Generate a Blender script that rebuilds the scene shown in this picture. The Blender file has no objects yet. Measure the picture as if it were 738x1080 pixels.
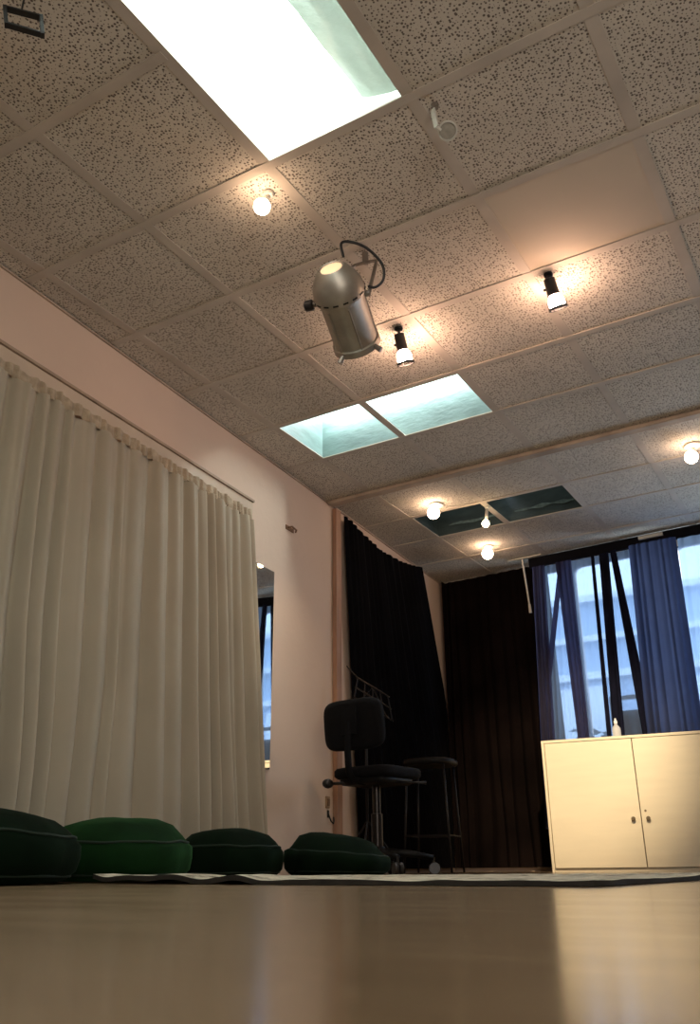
import bpy, bmesh, math, random
from mathutils import Vector, Matrix, noise
random.seed(7)
R = math.radians
scene = bpy.context.scene
COL = scene.collection

# ------------------------------------------------------------------ materials
def mat(name, col, rough=0.6, metal=0.0, var=0.0, scale=8.0, bump=0.0, bscale=40.0, stretch=(1, 1, 1),
        sheen=0.0, spec=0.5, transl=0.0, transp=0.0, tcol=None, emit=None, estr=0.0):
    m = bpy.data.materials.new(name); m.use_nodes = True
    nt = m.node_tree; N = nt.nodes; L = nt.links
    b = N['Principled BSDF']; out = N['Material Output']
    b.inputs['Base Color'].default_value = (*col, 1)
    b.inputs['Roughness'].default_value = rough
    b.inputs['Metallic'].default_value = metal
    b.inputs['Specular IOR Level'].default_value = spec
    if sheen:
        b.inputs['Sheen Weight'].default_value = sheen
        b.inputs['Sheen Roughness'].default_value = 0.4
        b.inputs['Sheen Tint'].default_value = (*[min(1, c * 9 + .01) for c in col], 1)
    tc = N.new('ShaderNodeTexCoord'); mp = N.new('ShaderNodeMapping')
    mp.inputs['Scale'].default_value = stretch
    L.new(tc.outputs['Object'], mp.inputs['Vector'])
    colsock = None
    if var:
        n = N.new('ShaderNodeTexNoise'); n.inputs['Scale'].default_value = scale; n.inputs['Detail'].default_value = 6
        L.new(mp.outputs['Vector'], n.inputs['Vector'])
        r = N.new('ShaderNodeValToRGB')
        r.color_ramp.elements[0].position = .3; r.color_ramp.elements[1].position = .7
        r.color_ramp.elements[0].color = (*[c * (1 - var) for c in col], 1)
        r.color_ramp.elements[1].color = (*[min(1, c * (1 + var)) for c in col], 1)
        L.new(n.outputs['Fac'], r.inputs['Fac']); L.new(r.outputs['Color'], b.inputs['Base Color'])
        colsock = r.outputs['Color']
    if bump:
        n2 = N.new('ShaderNodeTexNoise'); n2.inputs['Scale'].default_value = bscale; n2.inputs['Detail'].default_value = 4
        L.new(mp.outputs['Vector'], n2.inputs['Vector'])
        bp = N.new('ShaderNodeBump'); bp.inputs['Strength'].default_value = bump; bp.inputs['Distance'].default_value = .01
        L.new(n2.outputs['Fac'], bp.inputs['Height']); L.new(bp.outputs['Normal'], b.inputs['Normal'])
    if emit:
        b.inputs['Emission Color'].default_value = (*emit, 1); b.inputs['Emission Strength'].default_value = estr
    last = b.outputs['BSDF']
    if transl:
        t = N.new('ShaderNodeBsdfTranslucent'); t.inputs['Color'].default_value = (*(tcol or col), 1)
        mx = N.new('ShaderNodeMixShader'); mx.inputs['Fac'].default_value = transl
        L.new(last, mx.inputs[1]); L.new(t.outputs['BSDF'], mx.inputs[2]); last = mx.outputs['Shader']
    if transp:
        t = N.new('ShaderNodeBsdfTransparent'); t.inputs['Color'].default_value = (*(tcol or (1, 1, 1)), 1)
        mx = N.new('ShaderNodeMixShader'); mx.inputs['Fac'].default_value = transp
        L.new(last, mx.inputs[1]); L.new(t.outputs['BSDF'], mx.inputs[2]); last = mx.outputs['Shader']
    L.new(last, out.inputs['Surface'])
    return m

def emission(name, col, strength):
    m = bpy.data.materials.new(name); m.use_nodes = True
    nt = m.node_tree; nt.nodes.clear()
    e = nt.nodes.new('ShaderNodeEmission'); e.inputs['Color'].default_value = (*col, 1); e.inputs['Strength'].default_value = strength
    o = nt.nodes.new('ShaderNodeOutputMaterial'); nt.links.new(e.outputs[0], o.inputs[0])
    return m

def tile_material():
    m = bpy.data.materials.new('perforated_tile'); m.use_nodes = True
    nt = m.node_tree; N = nt.nodes; L = nt.links; b = N['Principled BSDF']
    b.inputs['Roughness'].default_value = .9; b.inputs['Specular IOR Level'].default_value = .15
    tc = N.new('ShaderNodeTexCoord')
    nz = N.new('ShaderNodeTexNoise'); nz.inputs['Scale'].default_value = 2.2; nz.inputs['Detail'].default_value = 5
    L.new(tc.outputs['Object'], nz.inputs['Vector'])
    base = N.new('ShaderNodeValToRGB')
    base.color_ramp.elements[0].position = .3; base.color_ramp.elements[1].position = .72
    base.color_ramp.elements[0].color = (.55, .50, .42, 1); base.color_ramp.elements[1].color = (.66, .60, .51, 1)
    L.new(nz.outputs['Fac'], base.inputs['Fac'])
    v = N.new('ShaderNodeTexVoronoi'); v.voronoi_dimensions = '2D'; v.inputs['Scale'].default_value = 82; v.inputs['Randomness'].default_value = .85
    L.new(tc.outputs['Object'], v.inputs['Vector'])
    # hole radius differs from cell to cell
    sep = N.new('ShaderNodeSeparateColor'); L.new(v.outputs['Color'], sep.inputs['Color'])
    rad = N.new('ShaderNodeMapRange'); rad.inputs['From Min'].default_value = 0; rad.inputs['From Max'].default_value = 1
    rad.inputs['To Min'].default_value = .07; rad.inputs['To Max'].default_value = .40
    L.new(sep.outputs['Red'], rad.inputs['Value'])
    sub = N.new('ShaderNodeMath'); sub.operation = 'SUBTRACT'
    L.new(rad.outputs['Result'], sub.inputs[0]); L.new(v.outputs['Distance'], sub.inputs[1])
    st = N.new('ShaderNodeMapRange'); st.inputs['From Min'].default_value = -.03; st.inputs['From Max'].default_value = .08
    L.new(sub.outputs['Value'], st.inputs['Value'])
    mul = N.new('ShaderNodeMath'); mul.operation = 'MULTIPLY'; mul.inputs[1].default_value = .86
    L.new(st.outputs['Result'], mul.inputs[0])
    mix = N.new('ShaderNodeMix'); mix.data_type = 'RGBA'
    L.new(mul.outputs['Value'], mix.inputs['Factor']); L.new(base.outputs['Color'], mix.inputs[6])
    mix.inputs[7].default_value = (.085, .06, .045, 1)
    L.new(mix.outputs[2], b.inputs['Base Color'])
    bp = N.new('ShaderNodeBump'); bp.inputs['Strength'].default_value = .6; bp.inputs['Distance'].default_value = .004; bp.invert = True
    L.new(st.outputs['Result'], bp.inputs['Height']); L.new(bp.outputs['Normal'], b.inputs['Normal'])
    return m

def floor_material():
    m = bpy.data.materials.new('worn_wood_floor'); m.use_nodes = True
    nt = m.node_tree; N = nt.nodes; L = nt.links; b = N['Principled BSDF']
    tc = N.new('ShaderNodeTexCoord'); mp = N.new('ShaderNodeMapping'); mp.inputs['Scale'].default_value = (.8, 2.6, 1)
    mp.inputs['Rotation'].default_value = (0, 0, R(-30))
    L.new(tc.outputs['Object'], mp.inputs['Vector'])
    n = N.new('ShaderNodeTexNoise'); n.inputs['Scale'].default_value = 3.0; n.inputs['Detail'].default_value = 8; n.inputs['Roughness'].default_value = .6
    L.new(mp.outputs['Vector'], n.inputs['Vector'])
    r = N.new('ShaderNodeValToRGB'); r.color_ramp.elements[0].position = .28; r.color_ramp.elements[1].position = .72
    r.color_ramp.elements[0].color = (.20, .135, .075, 1); r.color_ramp.elements[1].color = (.30, .215, .125, 1)
    L.new(n.outputs['Fac'], r.inputs['Fac']); L.new(r.outputs['Color'], b.inputs['Base Color'])
    rr = N.new('ShaderNodeMapRange'); rr.inputs['To Min'].default_value = .13; rr.inputs['To Max'].default_value = .24
    L.new(n.outputs['Fac'], rr.inputs['Value']); L.new(rr.outputs['Result'], b.inputs['Roughness'])
    b.inputs['Specular IOR Level'].default_value = .45
    bp = N.new('ShaderNodeBump'); bp.inputs['Strength'].default_value = .012; bp.inputs['Distance'].default_value = .002
    L.new(n.outputs['Fac'], bp.inputs['Height']); L.new(bp.outputs['Normal'], b.inputs['Normal'])
    return m

def rug_material():
    m = bpy.data.materials.new('speckled_rug'); m.use_nodes = True
    nt = m.node_tree; N = nt.nodes; L = nt.links; b = N['Principled BSDF']
    b.inputs['Roughness'].default_value = .95; b.inputs['Specular IOR Level'].default_value = .1
    tc = N.new('ShaderNodeTexCoord')
    n = N.new('ShaderNodeTexNoise'); n.inputs['Scale'].default_value = 14; n.inputs['Detail'].default_value = 8; n.inputs['Roughness'].default_value = .75
    L.new(tc.outputs['Object'], n.inputs['Vector'])
    r = N.new('ShaderNodeValToRGB'); e = r.color_ramp.elements
    e[0].position = .36; e[0].color = (.07, .065, .055, 1); e[1].position = .50; e[1].color = (.50, .46, .36, 1)
    x = e.new(.68); x.color = (.72, .66, .52, 1)
    L.new(n.outputs['Fac'], r.inputs['Fac']); L.new(r.outputs['Color'], b.inputs['Base Color'])
    bp = N.new('ShaderNodeBump'); bp.inputs['Strength'].default_value = .7; bp.inputs['Distance'].default_value = .006
    L.new(n.outputs['Fac'], bp.inputs['Height']); L.new(bp.outputs['Normal'], b.inputs['Normal'])
    return m

def shaft_material(name, c_low, c_high, z0, z1, rough=.5):
    # painted shaft lining with smudges; two paint colours blotched together
    m = mat(name, c_low, rough, var=.28, scale=5, bump=.25, bscale=18)
    return m

def pane_material(name, col, strength, tint=None, streak=0.0):
    m = bpy.data.materials.new(name); m.use_nodes = True
    nt = m.node_tree; N = nt.nodes; L = nt.links; N.clear()
    e = N.new('ShaderNodeEmission'); o = N.new('ShaderNodeOutputMaterial')
    tc = N.new('ShaderNodeTexCoord'); n = N.new('ShaderNodeTexNoise'); n.inputs['Scale'].default_value = 2.5; n.inputs['Detail'].default_value = 3
    L.new(tc.outputs['Object'], n.inputs['Vector'])
    r = N.new('ShaderNodeValToRGB'); r.color_ramp.elements[0].position = .3; r.color_ramp.elements[1].position = .7
    r.color_ramp.elements[0].color = (*[c * .8 for c in col], 1); r.color_ramp.elements[1].color = (*col, 1)
    L.new(n.outputs['Fac'], r.inputs['Fac']); L.new(r.outputs['Color'], e.inputs['Color'])
    e.inputs['Strength'].default_value = strength
    L.new(e.outputs[0], o.inputs[0])
    return m

M = {}
M['wall'] = mat('painted_plaster', (.62, .475, .37), .85, var=.05, scale=1.6, bump=.12, bscale=22, spec=.2)
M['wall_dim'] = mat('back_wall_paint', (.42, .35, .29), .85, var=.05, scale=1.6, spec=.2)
M['tile'] = tile_material()
M['grid'] = mat('ceiling_strip_paint', (.52, .46, .39), .85, var=.12, scale=4, spec=.2)
M['blank'] = mat('blank_tile_paint', (.56, .48, .38), .8, var=.04, scale=3, spec=.2)
M['beam'] = mat('beam_paint', (.42, .33, .25), .75, var=.2, scale=6)
M['floor'] = floor_material()
M['rug'] = rug_material()
M['rug_edge'] = mat('rug_binding', (.02, .017, .013), .9, var=.4, scale=20)
M['post'] = mat('stained_post', (.36, .20, .125), .6, var=.22, scale=5, stretch=(6, 6, .6))
M['curtain'] = mat('cream_voile', (.47, .415, .32), .85, var=.06, scale=3, transl=.22, tcol=(.55, .48, .36), spec=.15, bump=.1, bscale=300)
M['curtain_head'] = mat('cream_voile_heading', (.44, .36, .26), .9, var=.22, scale=25, transl=.1, spec=.1, bump=.4, bscale=120)
M['rail'] = mat('rail_paint', (.54, .43, .32), .6, var=.08, scale=5)
M['rail_shadow'] = mat('rail_shadow_line', (.36, .26, .18), .7, var=.2, scale=8)
M['velvet'] = mat('green_velvet', (.0028, .017, .0034), .9, var=.45, scale=7, sheen=.55, bump=.35, bscale=14, spec=.1)
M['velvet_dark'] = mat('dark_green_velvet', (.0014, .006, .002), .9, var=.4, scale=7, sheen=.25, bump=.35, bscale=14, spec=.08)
M['piping'] = mat('green_piping', (.006, .018, .009), .9)
M['black_cloth'] = mat('black_drape', (.0025, .0022, .0027), .95, var=.4, scale=4, spec=.05, bump=.2, bscale=60)
M['brown_cloth'] = mat('brown_black_drape', (.0060, .0036, .0032), .95, var=.45, scale=2.5, spec=.05, bump=.2, bscale=60)
M['black_valance'] = mat('black_valance', (.006, .006, .009), .9, spec=.1)
M['navy_sheer'] = mat('navy_sheer', (.045, .055, .11), .9, var=.2, scale=6, spec=.05, transl=.5, tcol=(.055, .068, .125), transp=.04)
M['purple_sheer'] = mat('purple_sheer', (.045, .042, .075), .9, var=.2, scale=6, spec=.05, transl=.5, tcol=(.10, .095, .165), transp=.05)
M['dark_sheer'] = mat('dark_navy_drape', (.008, .009, .02), .95, var=.3, scale=6, spec=.05)
M['light_sheer'] = mat('pale_blue_sheer', (.18, .23, .36), .9, var=.1, scale=6, spec=.05, transl=.5, tcol=(.46, .60, .80), transp=.56)
M['cab'] = mat('cream_cabinet_paint', (.74, .66, .50), .42, var=.03, scale=3, stretch=(1, 1, 8), spec=.4)
M['cab_gap'] = mat('cabinet_gap', (.10, .07, .04), .9)
M['cab_knob'] = mat('cabinet_knob', (.22, .17, .11), .35, metal=.8)
M['metal'] = mat('brushed_aluminium', (.42, .385, .33), .46, metal=.85, var=.15, scale=12, bump=.05, bscale=60)
M['metal_dark'] = mat('dull_steel', (.26, .23, .20), .45, metal=.8, var=.2, scale=12)
M['black'] = mat('black_plastic', (.010, .009, .009), .45)
M['black_metal'] = mat('black_metal', (.008, .006, .006), .5, metal=.2)
M['chair_fabric'] = mat('black_chair_fabric', (.003, .0028, .0036), .9, var=.3, scale=40, bump=.3, bscale=200, spec=.2)
M['chair_plastic'] = mat('chair_plastic', (.004, .0036, .0036), .5, spec=.2)
M['caster'] = mat('caster_grey', (.014, .012, .011), .4)
M['dark_chrome'] = mat('dark_chrome', (.03, .026, .024), .3, metal=.8)
M['white_paint'] = mat('white_enamel', (.58, .56, .50), .4, var=.05, scale=20)
M['lens'] = mat('frosted_lens', (.36, .34, .29), .25, var=.12, scale=60)
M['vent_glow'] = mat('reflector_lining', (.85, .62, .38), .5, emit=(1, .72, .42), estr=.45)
M['bulb'] = emission('lit_bulb', (1.0, .68, .46), 30)
M['bulb_white'] = emission('lit_spot_lens', (1.0, .62, .44), 165)
M['bulb_small'] = emission('lit_small_bulb', (1.0, .72, .42), 45)
M['sky_pane'] = pane_material('bright_skylight_glazing', (.90, 1.0, .95), 9.5)
M['sky_pane2'] = pane_material('skylight_glazing', (.90, 1.0, .98), 34.0)
M['sky_pane3'] = pane_material('dim_skylight_glazing', (.34, .46, .46), .45)
M['shaft1'] = mat('white_shaft_paint', (.80, .84, .80), .6, var=.05, scale=4)
M['shaft2'] = mat('teal_shaft_paint', (.15, .225, .215), .5, var=.22, scale=6, stretch=(1, 1, 3), bump=.2, bscale=20)
M['shaft3'] = mat('dark_teal_shaft_paint', (.045, .062, .062), .3, var=.3, scale=6, stretch=(1, 1, 3), bump=.3, bscale=12)
M['shaft_streak'] = mat('pale_light_streak', (.13, .18, .18), .3, var=.4, scale=30, bump=.4, bscale=40)
M['film'] = mat('milky_plastic_film', (.40, .46, .42), .35, var=.05, scale=9, transl=.12, tcol=(.5, .6, .53), bump=.5, bscale=16)
M['glass'] = mat('window_glass', (.8, .9, 1), .05, transp=.93)
M['win_frame'] = mat('window_frame_paint', (.05, .055, .08), .5)
M['mirror'] = mat('mirror_glass', (.88, .92, .92), .02, metal=1.0)
M['mirror_edge'] = mat('mirror_edge', (.10, .10, .10), .3)
M['facade'] = mat('pale_facade', (.46, .56, .70), .9, var=.05, scale=1)
M['ledge'] = mat('facade_ledge', (.85, .88, .92), .8)
M['leaf'] = mat('bush_leaf', (.05, .08, .09), .8, var=.4, scale=3)
M['bottle'] = mat('clear_plastic', (.75, .76, .78), .15, transp=.45)
M['bottle_cap'] = mat('white_cap', (.8, .78, .76), .4)
M['rust'] = mat('rusty_iron', (.20, .11, .06), .8, var=.4, scale=60)
M['socket'] = mat('old_socket', (.34, .21, .11), .5, var=.2, scale=30)
M['dark_box'] = mat('dark_box', (.008, .010, .022), .6)
M['ground'] = mat('outdoor_ground', (.30, .31, .33), .9, var=.2, scale=2)

# ------------------------------------------------------------------ mesh building
class MB:
    def __init__(s): s.bm = bmesh.new()
    def box(s, c, size, rot=None, bev=0.0, seg=2):
        r = bmesh.ops.create_cube(s.bm, size=1.0)['verts']
        mt = Matrix.Translation(Vector(c)) @ (rot.to_4x4() if rot else Matrix.Identity(4)) @ Matrix.Diagonal((*size, 1))
        bmesh.ops.transform(s.bm, matrix=mt, verts=r)
        if bev:
            ed = list({e for v in r for e in v.link_edges})
            bmesh.ops.bevel(s.bm, geom=ed, offset=bev, segments=seg, affect='EDGES', profile=.5)
        return s
    def tube(s, pts, rad, n=8, cap=True):
        pts = [Vector(p) for p in pts]
        rads = rad if isinstance(rad, (list, tuple)) else [rad] * len(pts)
        rings = []
        t0 = (pts[1] - pts[0]).normalized()
        nrm = t0.orthogonal().normalized()
        for i, p in enumerate(pts):
            a = pts[max(0, i - 1)]; b = pts[min(len(pts) - 1, i + 1)]
            t = (b - a).normalized()
            nrm = (nrm - t * nrm.dot(t)).normalized(); bn = t.cross(nrm)
            rings.append([s.bm.verts.new(p + (nrm * math.cos(2 * math.pi * k / n) + bn * math.sin(2 * math.pi * k / n)) * rads[i]) for k in range(n)])
        for a, b in zip(rings, rings[1:]):
            for k in range(n): s.bm.faces.new((a[k], a[(k + 1) % n], b[(k + 1) % n], b[k]))
        if cap:
            s.bm.faces.new(rings[0][::-1]); s.bm.faces.new(rings[-1])
        return s
    def lathe(s, prof, mtx=None, n=24, cap0=True, cap1=True, fn=None):
        mtx = mtx or Matrix.Identity(4); rings = []
        for (r, z) in prof:
            ring = []
            for k in range(n):
                a = 2 * math.pi * k / n; p = Vector((r * math.cos(a), r * math.sin(a), z))
                if fn: p = fn(p)
                ring.append(s.bm.verts.new(mtx @ p))
            rings.append(ring)
        for a, b in zip(rings, rings[1:]):
            for k in range(n): s.bm.faces.new((a[k], a[(k + 1) % n], b[(k + 1) % n], b[k]))
        if cap0: s.bm.faces.new(rings[0][::-1])
        if cap1: s.bm.faces.new(rings[-1])
        return s
    def ball(s, c, r, sub=2, sc=(1, 1, 1)):
        v = bmesh.ops.create_icosphere(s.bm, subdivisions=sub, radius=r)['verts']
        bmesh.ops.transform(s.bm, matrix=Matrix.Translation(Vector(c)) @ Matrix.Diagonal((*sc, 1)), verts=v)
        return s
    def quad(s, *p):
        s.bm.faces.new([s.bm.verts.new(Vector(q)) for q in p]); return s
    def grid(s, rows):
        V = [[s.bm.verts.new(Vector(p)) for p in r] for r in rows]
        for a, b in zip(V, V[1:]):
            for k in range(len(a) - 1): s.bm.faces.new((a[k], a[k + 1], b[k + 1], b[k]))
        return V
    def prism(s, poly, z0, z1, mtx=None):
        mtx = mtx or Matrix.Identity(4)
        a = [s.bm.verts.new(mtx @ Vector((x, y, z0))) for x, y in poly]; b = [s.bm.verts.new(mtx @ Vector((x, y, z1))) for x, y in poly]
        n = len(poly)
        for k in range(n): s.bm.faces.new((a[k], a[(k + 1) % n], b[(k + 1) % n], b[k]))
        s.bm.faces.new(a[::-1]); s.bm.faces.new(b); return s
    def build(s, name, material, parent=None, smooth=False, recalc=True, bevel=0.0, angle=None):
        if recalc: bmesh.ops.recalc_face_normals(s.bm, faces=s.bm.faces)
        if smooth:
            for f in s.bm.faces: f.smooth = True
        me = bpy.data.meshes.new(name); s.bm.to_mesh(me); s.bm.free()
        if angle is not None: me.set_sharp_from_angle(angle=R(angle))
        o = bpy.data.objects.new(name, me); COL.objects.link(o)
        for m_ in (material if isinstance(material, list) else [material]): me.materials.append(m_)
        if parent is not None: o.parent = parent
        if bevel:
            md = o.modifiers.new('bevel', 'BEVEL'); md.width = bevel; md.segments = 2; md.limit_method = 'ANGLE'
        return o

def thing(name, label, cat, loc=(0, 0, 0), rotz=0, group=None):
    o = bpy.data.objects.new(name, None); COL.objects.link(o); o.empty_display_size = .1
    o.location = loc; o.rotation_euler = (0, 0, rotz); return tag(o, label, cat, group)
def tag(o, label, cat, group=None):
    o['label'] = label; o['category'] = cat
    if group: o['group'] = group
    return o
def struct(o): o['kind'] = 'structure'; return o
def relabel(o, t): o['label'] = t; return o
def align(p, d):   # matrix putting local z along d at p
    return Matrix.Translation(Vector(p)) @ Vector(d).to_track_quat('Z', 'Y').to_matrix().to_4x4()

# ------------------------------------------------------------------ the room
CZ = 2.5                                            # ceiling height
WL = lambda y: -2.7635 - .0751 * y                  # left wall plane
WF = lambda x: 6.9717 + .05 - .0524 * x             # far wall plane
XR, YB = 2.3, -1.6
nL = Vector((1, .0751, 0)).normalized(); dL = Vector((-.0751, 1, 0)).normalized()
nF = Vector((-.0524, -1, 0)).normalized(); dF = Vector((1, -.0524, 0)).normalized()
def PL(y, off, z): return Vector((WL(y), y, z)) + nL * off
def PF(x, off, z): return Vector((x, WF(x), z)) + nF * off
yc = (WF(-3.3)); xc = WL(yc)                        # far left corner
struct(MB().box((-.5, 2.8, -.05), (6.6, 9.4, .1)).build('floor', M['floor']))

# walls
m = MB(); T = .12
a0, a1 = PL(YB - .15, 0, 0), PL(yc + .15, 0, 0)
m.prism([(a0.x, a0.y), (a1.x, a1.y), (a1.x - T, a1.y), (a0.x - T, a0.y)], 0, CZ + .06); struct(m.build('wall_left', M['wall']))
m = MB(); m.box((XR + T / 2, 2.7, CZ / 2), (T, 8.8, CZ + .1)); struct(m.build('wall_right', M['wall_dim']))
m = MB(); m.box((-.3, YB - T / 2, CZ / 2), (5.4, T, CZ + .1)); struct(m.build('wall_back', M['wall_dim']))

WINS = [(-2.60, -2.13), (-2.05, -1.41), (-1.19, -.55), (-.28, .26), (.6, 1.14)]; WZ0, WZ1, RAD = .96, 2.44, .07
def rrect(x0, x1, z0, z1, r, n=6):
    P = []
    for (cx, cz, a) in ((x1 - r, z1 - r, 0), (x0 + r, z1 - r, 90), (x0 + r, z0 + r, 180), (x1 - r, z0 + r, 270)):
        for k in range(n + 1):
            t = R(a + 90 * k / n); P.append((cx + r * math.cos(t), cz + r * math.sin(t)))
    return P
FM = Matrix.Translation((0, WF(0), 0)) @ Matrix(((dF.x, 0, -nF.x, 0), (dF.y, 0, -nF.y, 0), (0, 1, 0, 0), (0, 0, 0, 1)))  # local (u, z, outward)
U = lambda x: x / dF.x
m = MB()
def fbox(u0, u1, z0, z1): m.prism([(u0, z0), (u1, z0), (u1, z1), (u0, z1)], 0, T, FM)
fbox(U(xc - .15), U(XR + .1), -.02, WZ0); fbox(U(xc - .15), U(XR + .1), WZ1, CZ + .06)
edges = [xc - .15] + [e for w in WINS for e in w] + [XR + .1]
for i in range(0, len(edges), 2): fbox(U(edges[i]), U(edges[i + 1]), WZ0, WZ1)
for (x0, x1) in WINS:                              # rounded corner fillets
    for (cx, cz, sx, sz) in ((x0, WZ1, 1, -1), (x1, WZ1, -1, -1), (x0, WZ0, 1, 1), (x1, WZ0, -1, 1)):
        poly = [(U(cx), cz)] + [(U(cx + sx * RAD * (1 - math.cos(t))), cz + sz * RAD * (1 - math.sin(t))) for t in [R(90 * k / 6) for k in range(7)]]
        m.prism(poly, 0, T, FM)
struct(m.build('wall_far', M['wall']))
for i, (x0, x1) in enumerate(WINS):
    m = MB(); o_ = rrect(U(x0) + .004, U(x1) - .004, WZ0 + .004, WZ1 - .004, RAD); i_ = rrect(U(x0) + .014, U(x1) - .014, WZ0 + .014, WZ1 - .014, RAD - .01)
    va = [[m.bm.verts.new(FM @ Vector((x, y, z))) for x, y in P] for P, z in ((o_, .012), (i_, .012), (i_, .05), (o_, .05))]
    n = len(o_)
    for a in range(4):
        for k in range(n): m.bm.faces.new((va[a][k], va[a][(k + 1) % n], va[(a + 1) % 4][(k + 1) % n], va[(a + 1) % 4][k]))
    w = struct(m.build('window_%d' % (i + 1), M['win_frame']))
    m = MB(); m.prism(rrect(U(x0) + .015, U(x1) - .015, WZ0 + .015, WZ1 - .015, RAD - .011), .028, .032, FM); m.build('pane', M['glass'], w)
m = MB(); m.prism([(U(-2.12), WZ0 - .04), (U(-.4), WZ0 - .04), (U(-.4), WZ0 - .005), (U(-2.12), WZ0 - .005)], -.20, -.002, FM)
struct(m.build('trim_3', M['win_frame']))          # window sill board

# ceiling with skylight openings
GX = [-3.6, -3.39, -2.785, -2.187, -1.570, -.966, -.340, .28, .89, 1.5, 2.12, 2.45]
GY = [-1.8, -1.40, -.82, -.245, .33, .905, 1.478, 2.048, 2.62, 3.195, 3.785, 4.315, 4.945, 5.53, 6.04, 6.60, 7.18, 7.3]
def opening(i, j):
    x, y = (GX[i] + GX[i + 1]) / 2, (GY[j] + GY[j + 1]) / 2
    if -1.57 < x < -.966 and .33 < y < 2.05: return True
    if -2.785 < x < -1.57 and 3.785 < y < 4.315: return True
    if -2.785 < x < -1.57 and 5.53 < y < 6.04: return True
    return False
def is_blank(i, j): return abs(GX[i] + .966) < .01 and abs(GY[j] - 2.62) < .01
m = MB()
for i in range(len(GX) - 1):
    for j in range(len(GY) - 1):
        if opening(i, j) or is_blank(i, j): continue
        m.box(((GX[i] + GX[i + 1]) / 2, (GY[j] + GY[j + 1]) / 2, CZ + .01), (GX[i + 1] - GX[i], GY[j + 1] - GY[j], .02))
struct(m.build('ceiling', M['tile']))
m = MB(); m.box((-.653, 2.9075, CZ + .010), (.622, .571, .020))
tag(m.build('ceiling_tile', M['blank']), 'smooth blank ceiling tile without holes among perforated tiles', 'ceiling tile')
m = MB(); hw = .022
for x in GX[1:-1]:
    segs = [(YB, 7.1)]
    for (y0, y1) in segs: m.box((x, (y0 + y1) / 2, CZ - .0005), (hw * 2, y1 - y0, .005))
for j, y in enumerate(GY[1:-1]):
    cuts = [(WL(y) + .02, XR)]
    if .34 < y < 2.0: cuts = [(WL(y) + .02, -1.57), (-.966, XR)]
    for (x0, x1) in cuts: m.box(((x0 + x1) / 2, y, CZ - .002), (x1 - x0, hw * 1.7, .006))
struct(m.build('trim_1', M['grid']))
m = MB(); x0, x1 = WL(4.945) + .01, XR
m.box(((x0 + x1) / 2, 4.945, CZ - .016), (x1 - x0, .07, .026), bev=.006)
struct(m.build('trim_2', M['beam']))
# corner post on the left wall and cornice line
m = MB()
p0, p1 = PL(5.0, 0, 0), PL(5.075, 0, 0)
q = [p0 + nL * .001, p1 + nL * .001, p1 + nL * .035, p0 + nL * .035]
m.prism([(v.x, v.y) for v in q], 0, CZ - .031)
struct(m.build('trim_4', M['post'], bevel=.004))
m = MB(); q = [PL(YB, .001, 0), PL(yc - .05, .001, 0), PL(yc - .05, .012, 0), PL(YB, .012, 0)]
m.prism([(v.x, v.y) for v in q], CZ - .014, CZ - .006); struct(m.build('trim_5', M['beam']))

# skylights
def skylight(label, x0, x1, y0, y1, h, shaft, pane, split=None, strip=None):
    t = thing('skylight', label, 'skylight', ((x0 + x1) / 2, (y0 + y1) / 2, CZ))
    L_ = lambda x, y, z: (x - (x0 + x1) / 2, y - (y0 + y1) / 2, z)
    m = MB(); e = .004
    for (xa, ya, xb, yb) in ((x0, y0, x1, y0), (x1, y0, x1, y1), (x1, y1, x0, y1), (x0, y1, x0, y0)):
        dx = (-.006 if xa == xb == x1 else .006 if xa == xb else 0); dy = (-.006 if ya == yb == y1 else .006 if ya == yb else 0)
        cx, cy = (xa + xb) / 2 + dx, (ya + yb) / 2 + dy
        m.box(L_(cx, cy, .003 + (h + .03) / 2), (abs(xb - xa) if xa != xb else .012, abs(yb - ya) - .024 if ya != yb else .012, h + .03))
    m.build('shaft', shaft, t)
    ya, yb = (y0, y1) if strip is None else strip
    if strip:  # opaque lid and narrow glazing shaped so light fades down the shaft wall
        m = MB(); m.box(L_((x0 + x1) / 2, (y0 + y1) / 2, .022 + h + .030), (x1 - x0 - .03, y1 - y0 - .03, .02)); m.build('lid', shaft, t)
    xs = [x0, x1] if split is None else [x0, split, x1]
    for a, b in zip(xs, xs[1:]):
        m = MB(); m.box(L_((a + b) / 2, (ya + yb) / 2, .022 + h + .006), (b - a - .028, yb - ya - .028, .01)); m.build('glazing', pane, t)
    return t
s1 = skylight('large blazing white rectangular skylight nearest the camera', -1.57, -.966, .33, 2.048, .34, M['shaft1'], M['sky_pane'])
s2 = skylight('teal lined double skylight with bright upper half in middle of ceiling', -2.785, -1.57, 3.785, 4.315, .30, M['shaft2'], M['sky_pane2'], -2.187, (4.17, 4.315))
s3 = skylight('dark teal double skylight at the far end of ceiling', -2.785, -1.57, 5.53, 6.04, .22, M['shaft3'], M['sky_pane3'], -2.187)
for xa, xb, sd in ((-2.68, -2.22, 1), (-2.12, -1.60, 2)):  # crinkled pale strips added to imitate the light streak on the shaft wall
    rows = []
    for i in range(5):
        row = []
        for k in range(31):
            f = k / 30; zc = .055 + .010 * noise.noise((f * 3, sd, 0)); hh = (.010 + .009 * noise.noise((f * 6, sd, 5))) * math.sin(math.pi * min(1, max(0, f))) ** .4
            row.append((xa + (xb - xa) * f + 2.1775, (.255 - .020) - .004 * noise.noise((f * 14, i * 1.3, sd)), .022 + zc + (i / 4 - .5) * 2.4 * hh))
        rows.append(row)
    m = MB(); m.grid(rows); m.build('light_streak', M['shaft_streak'], s3, smooth=True)
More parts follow.
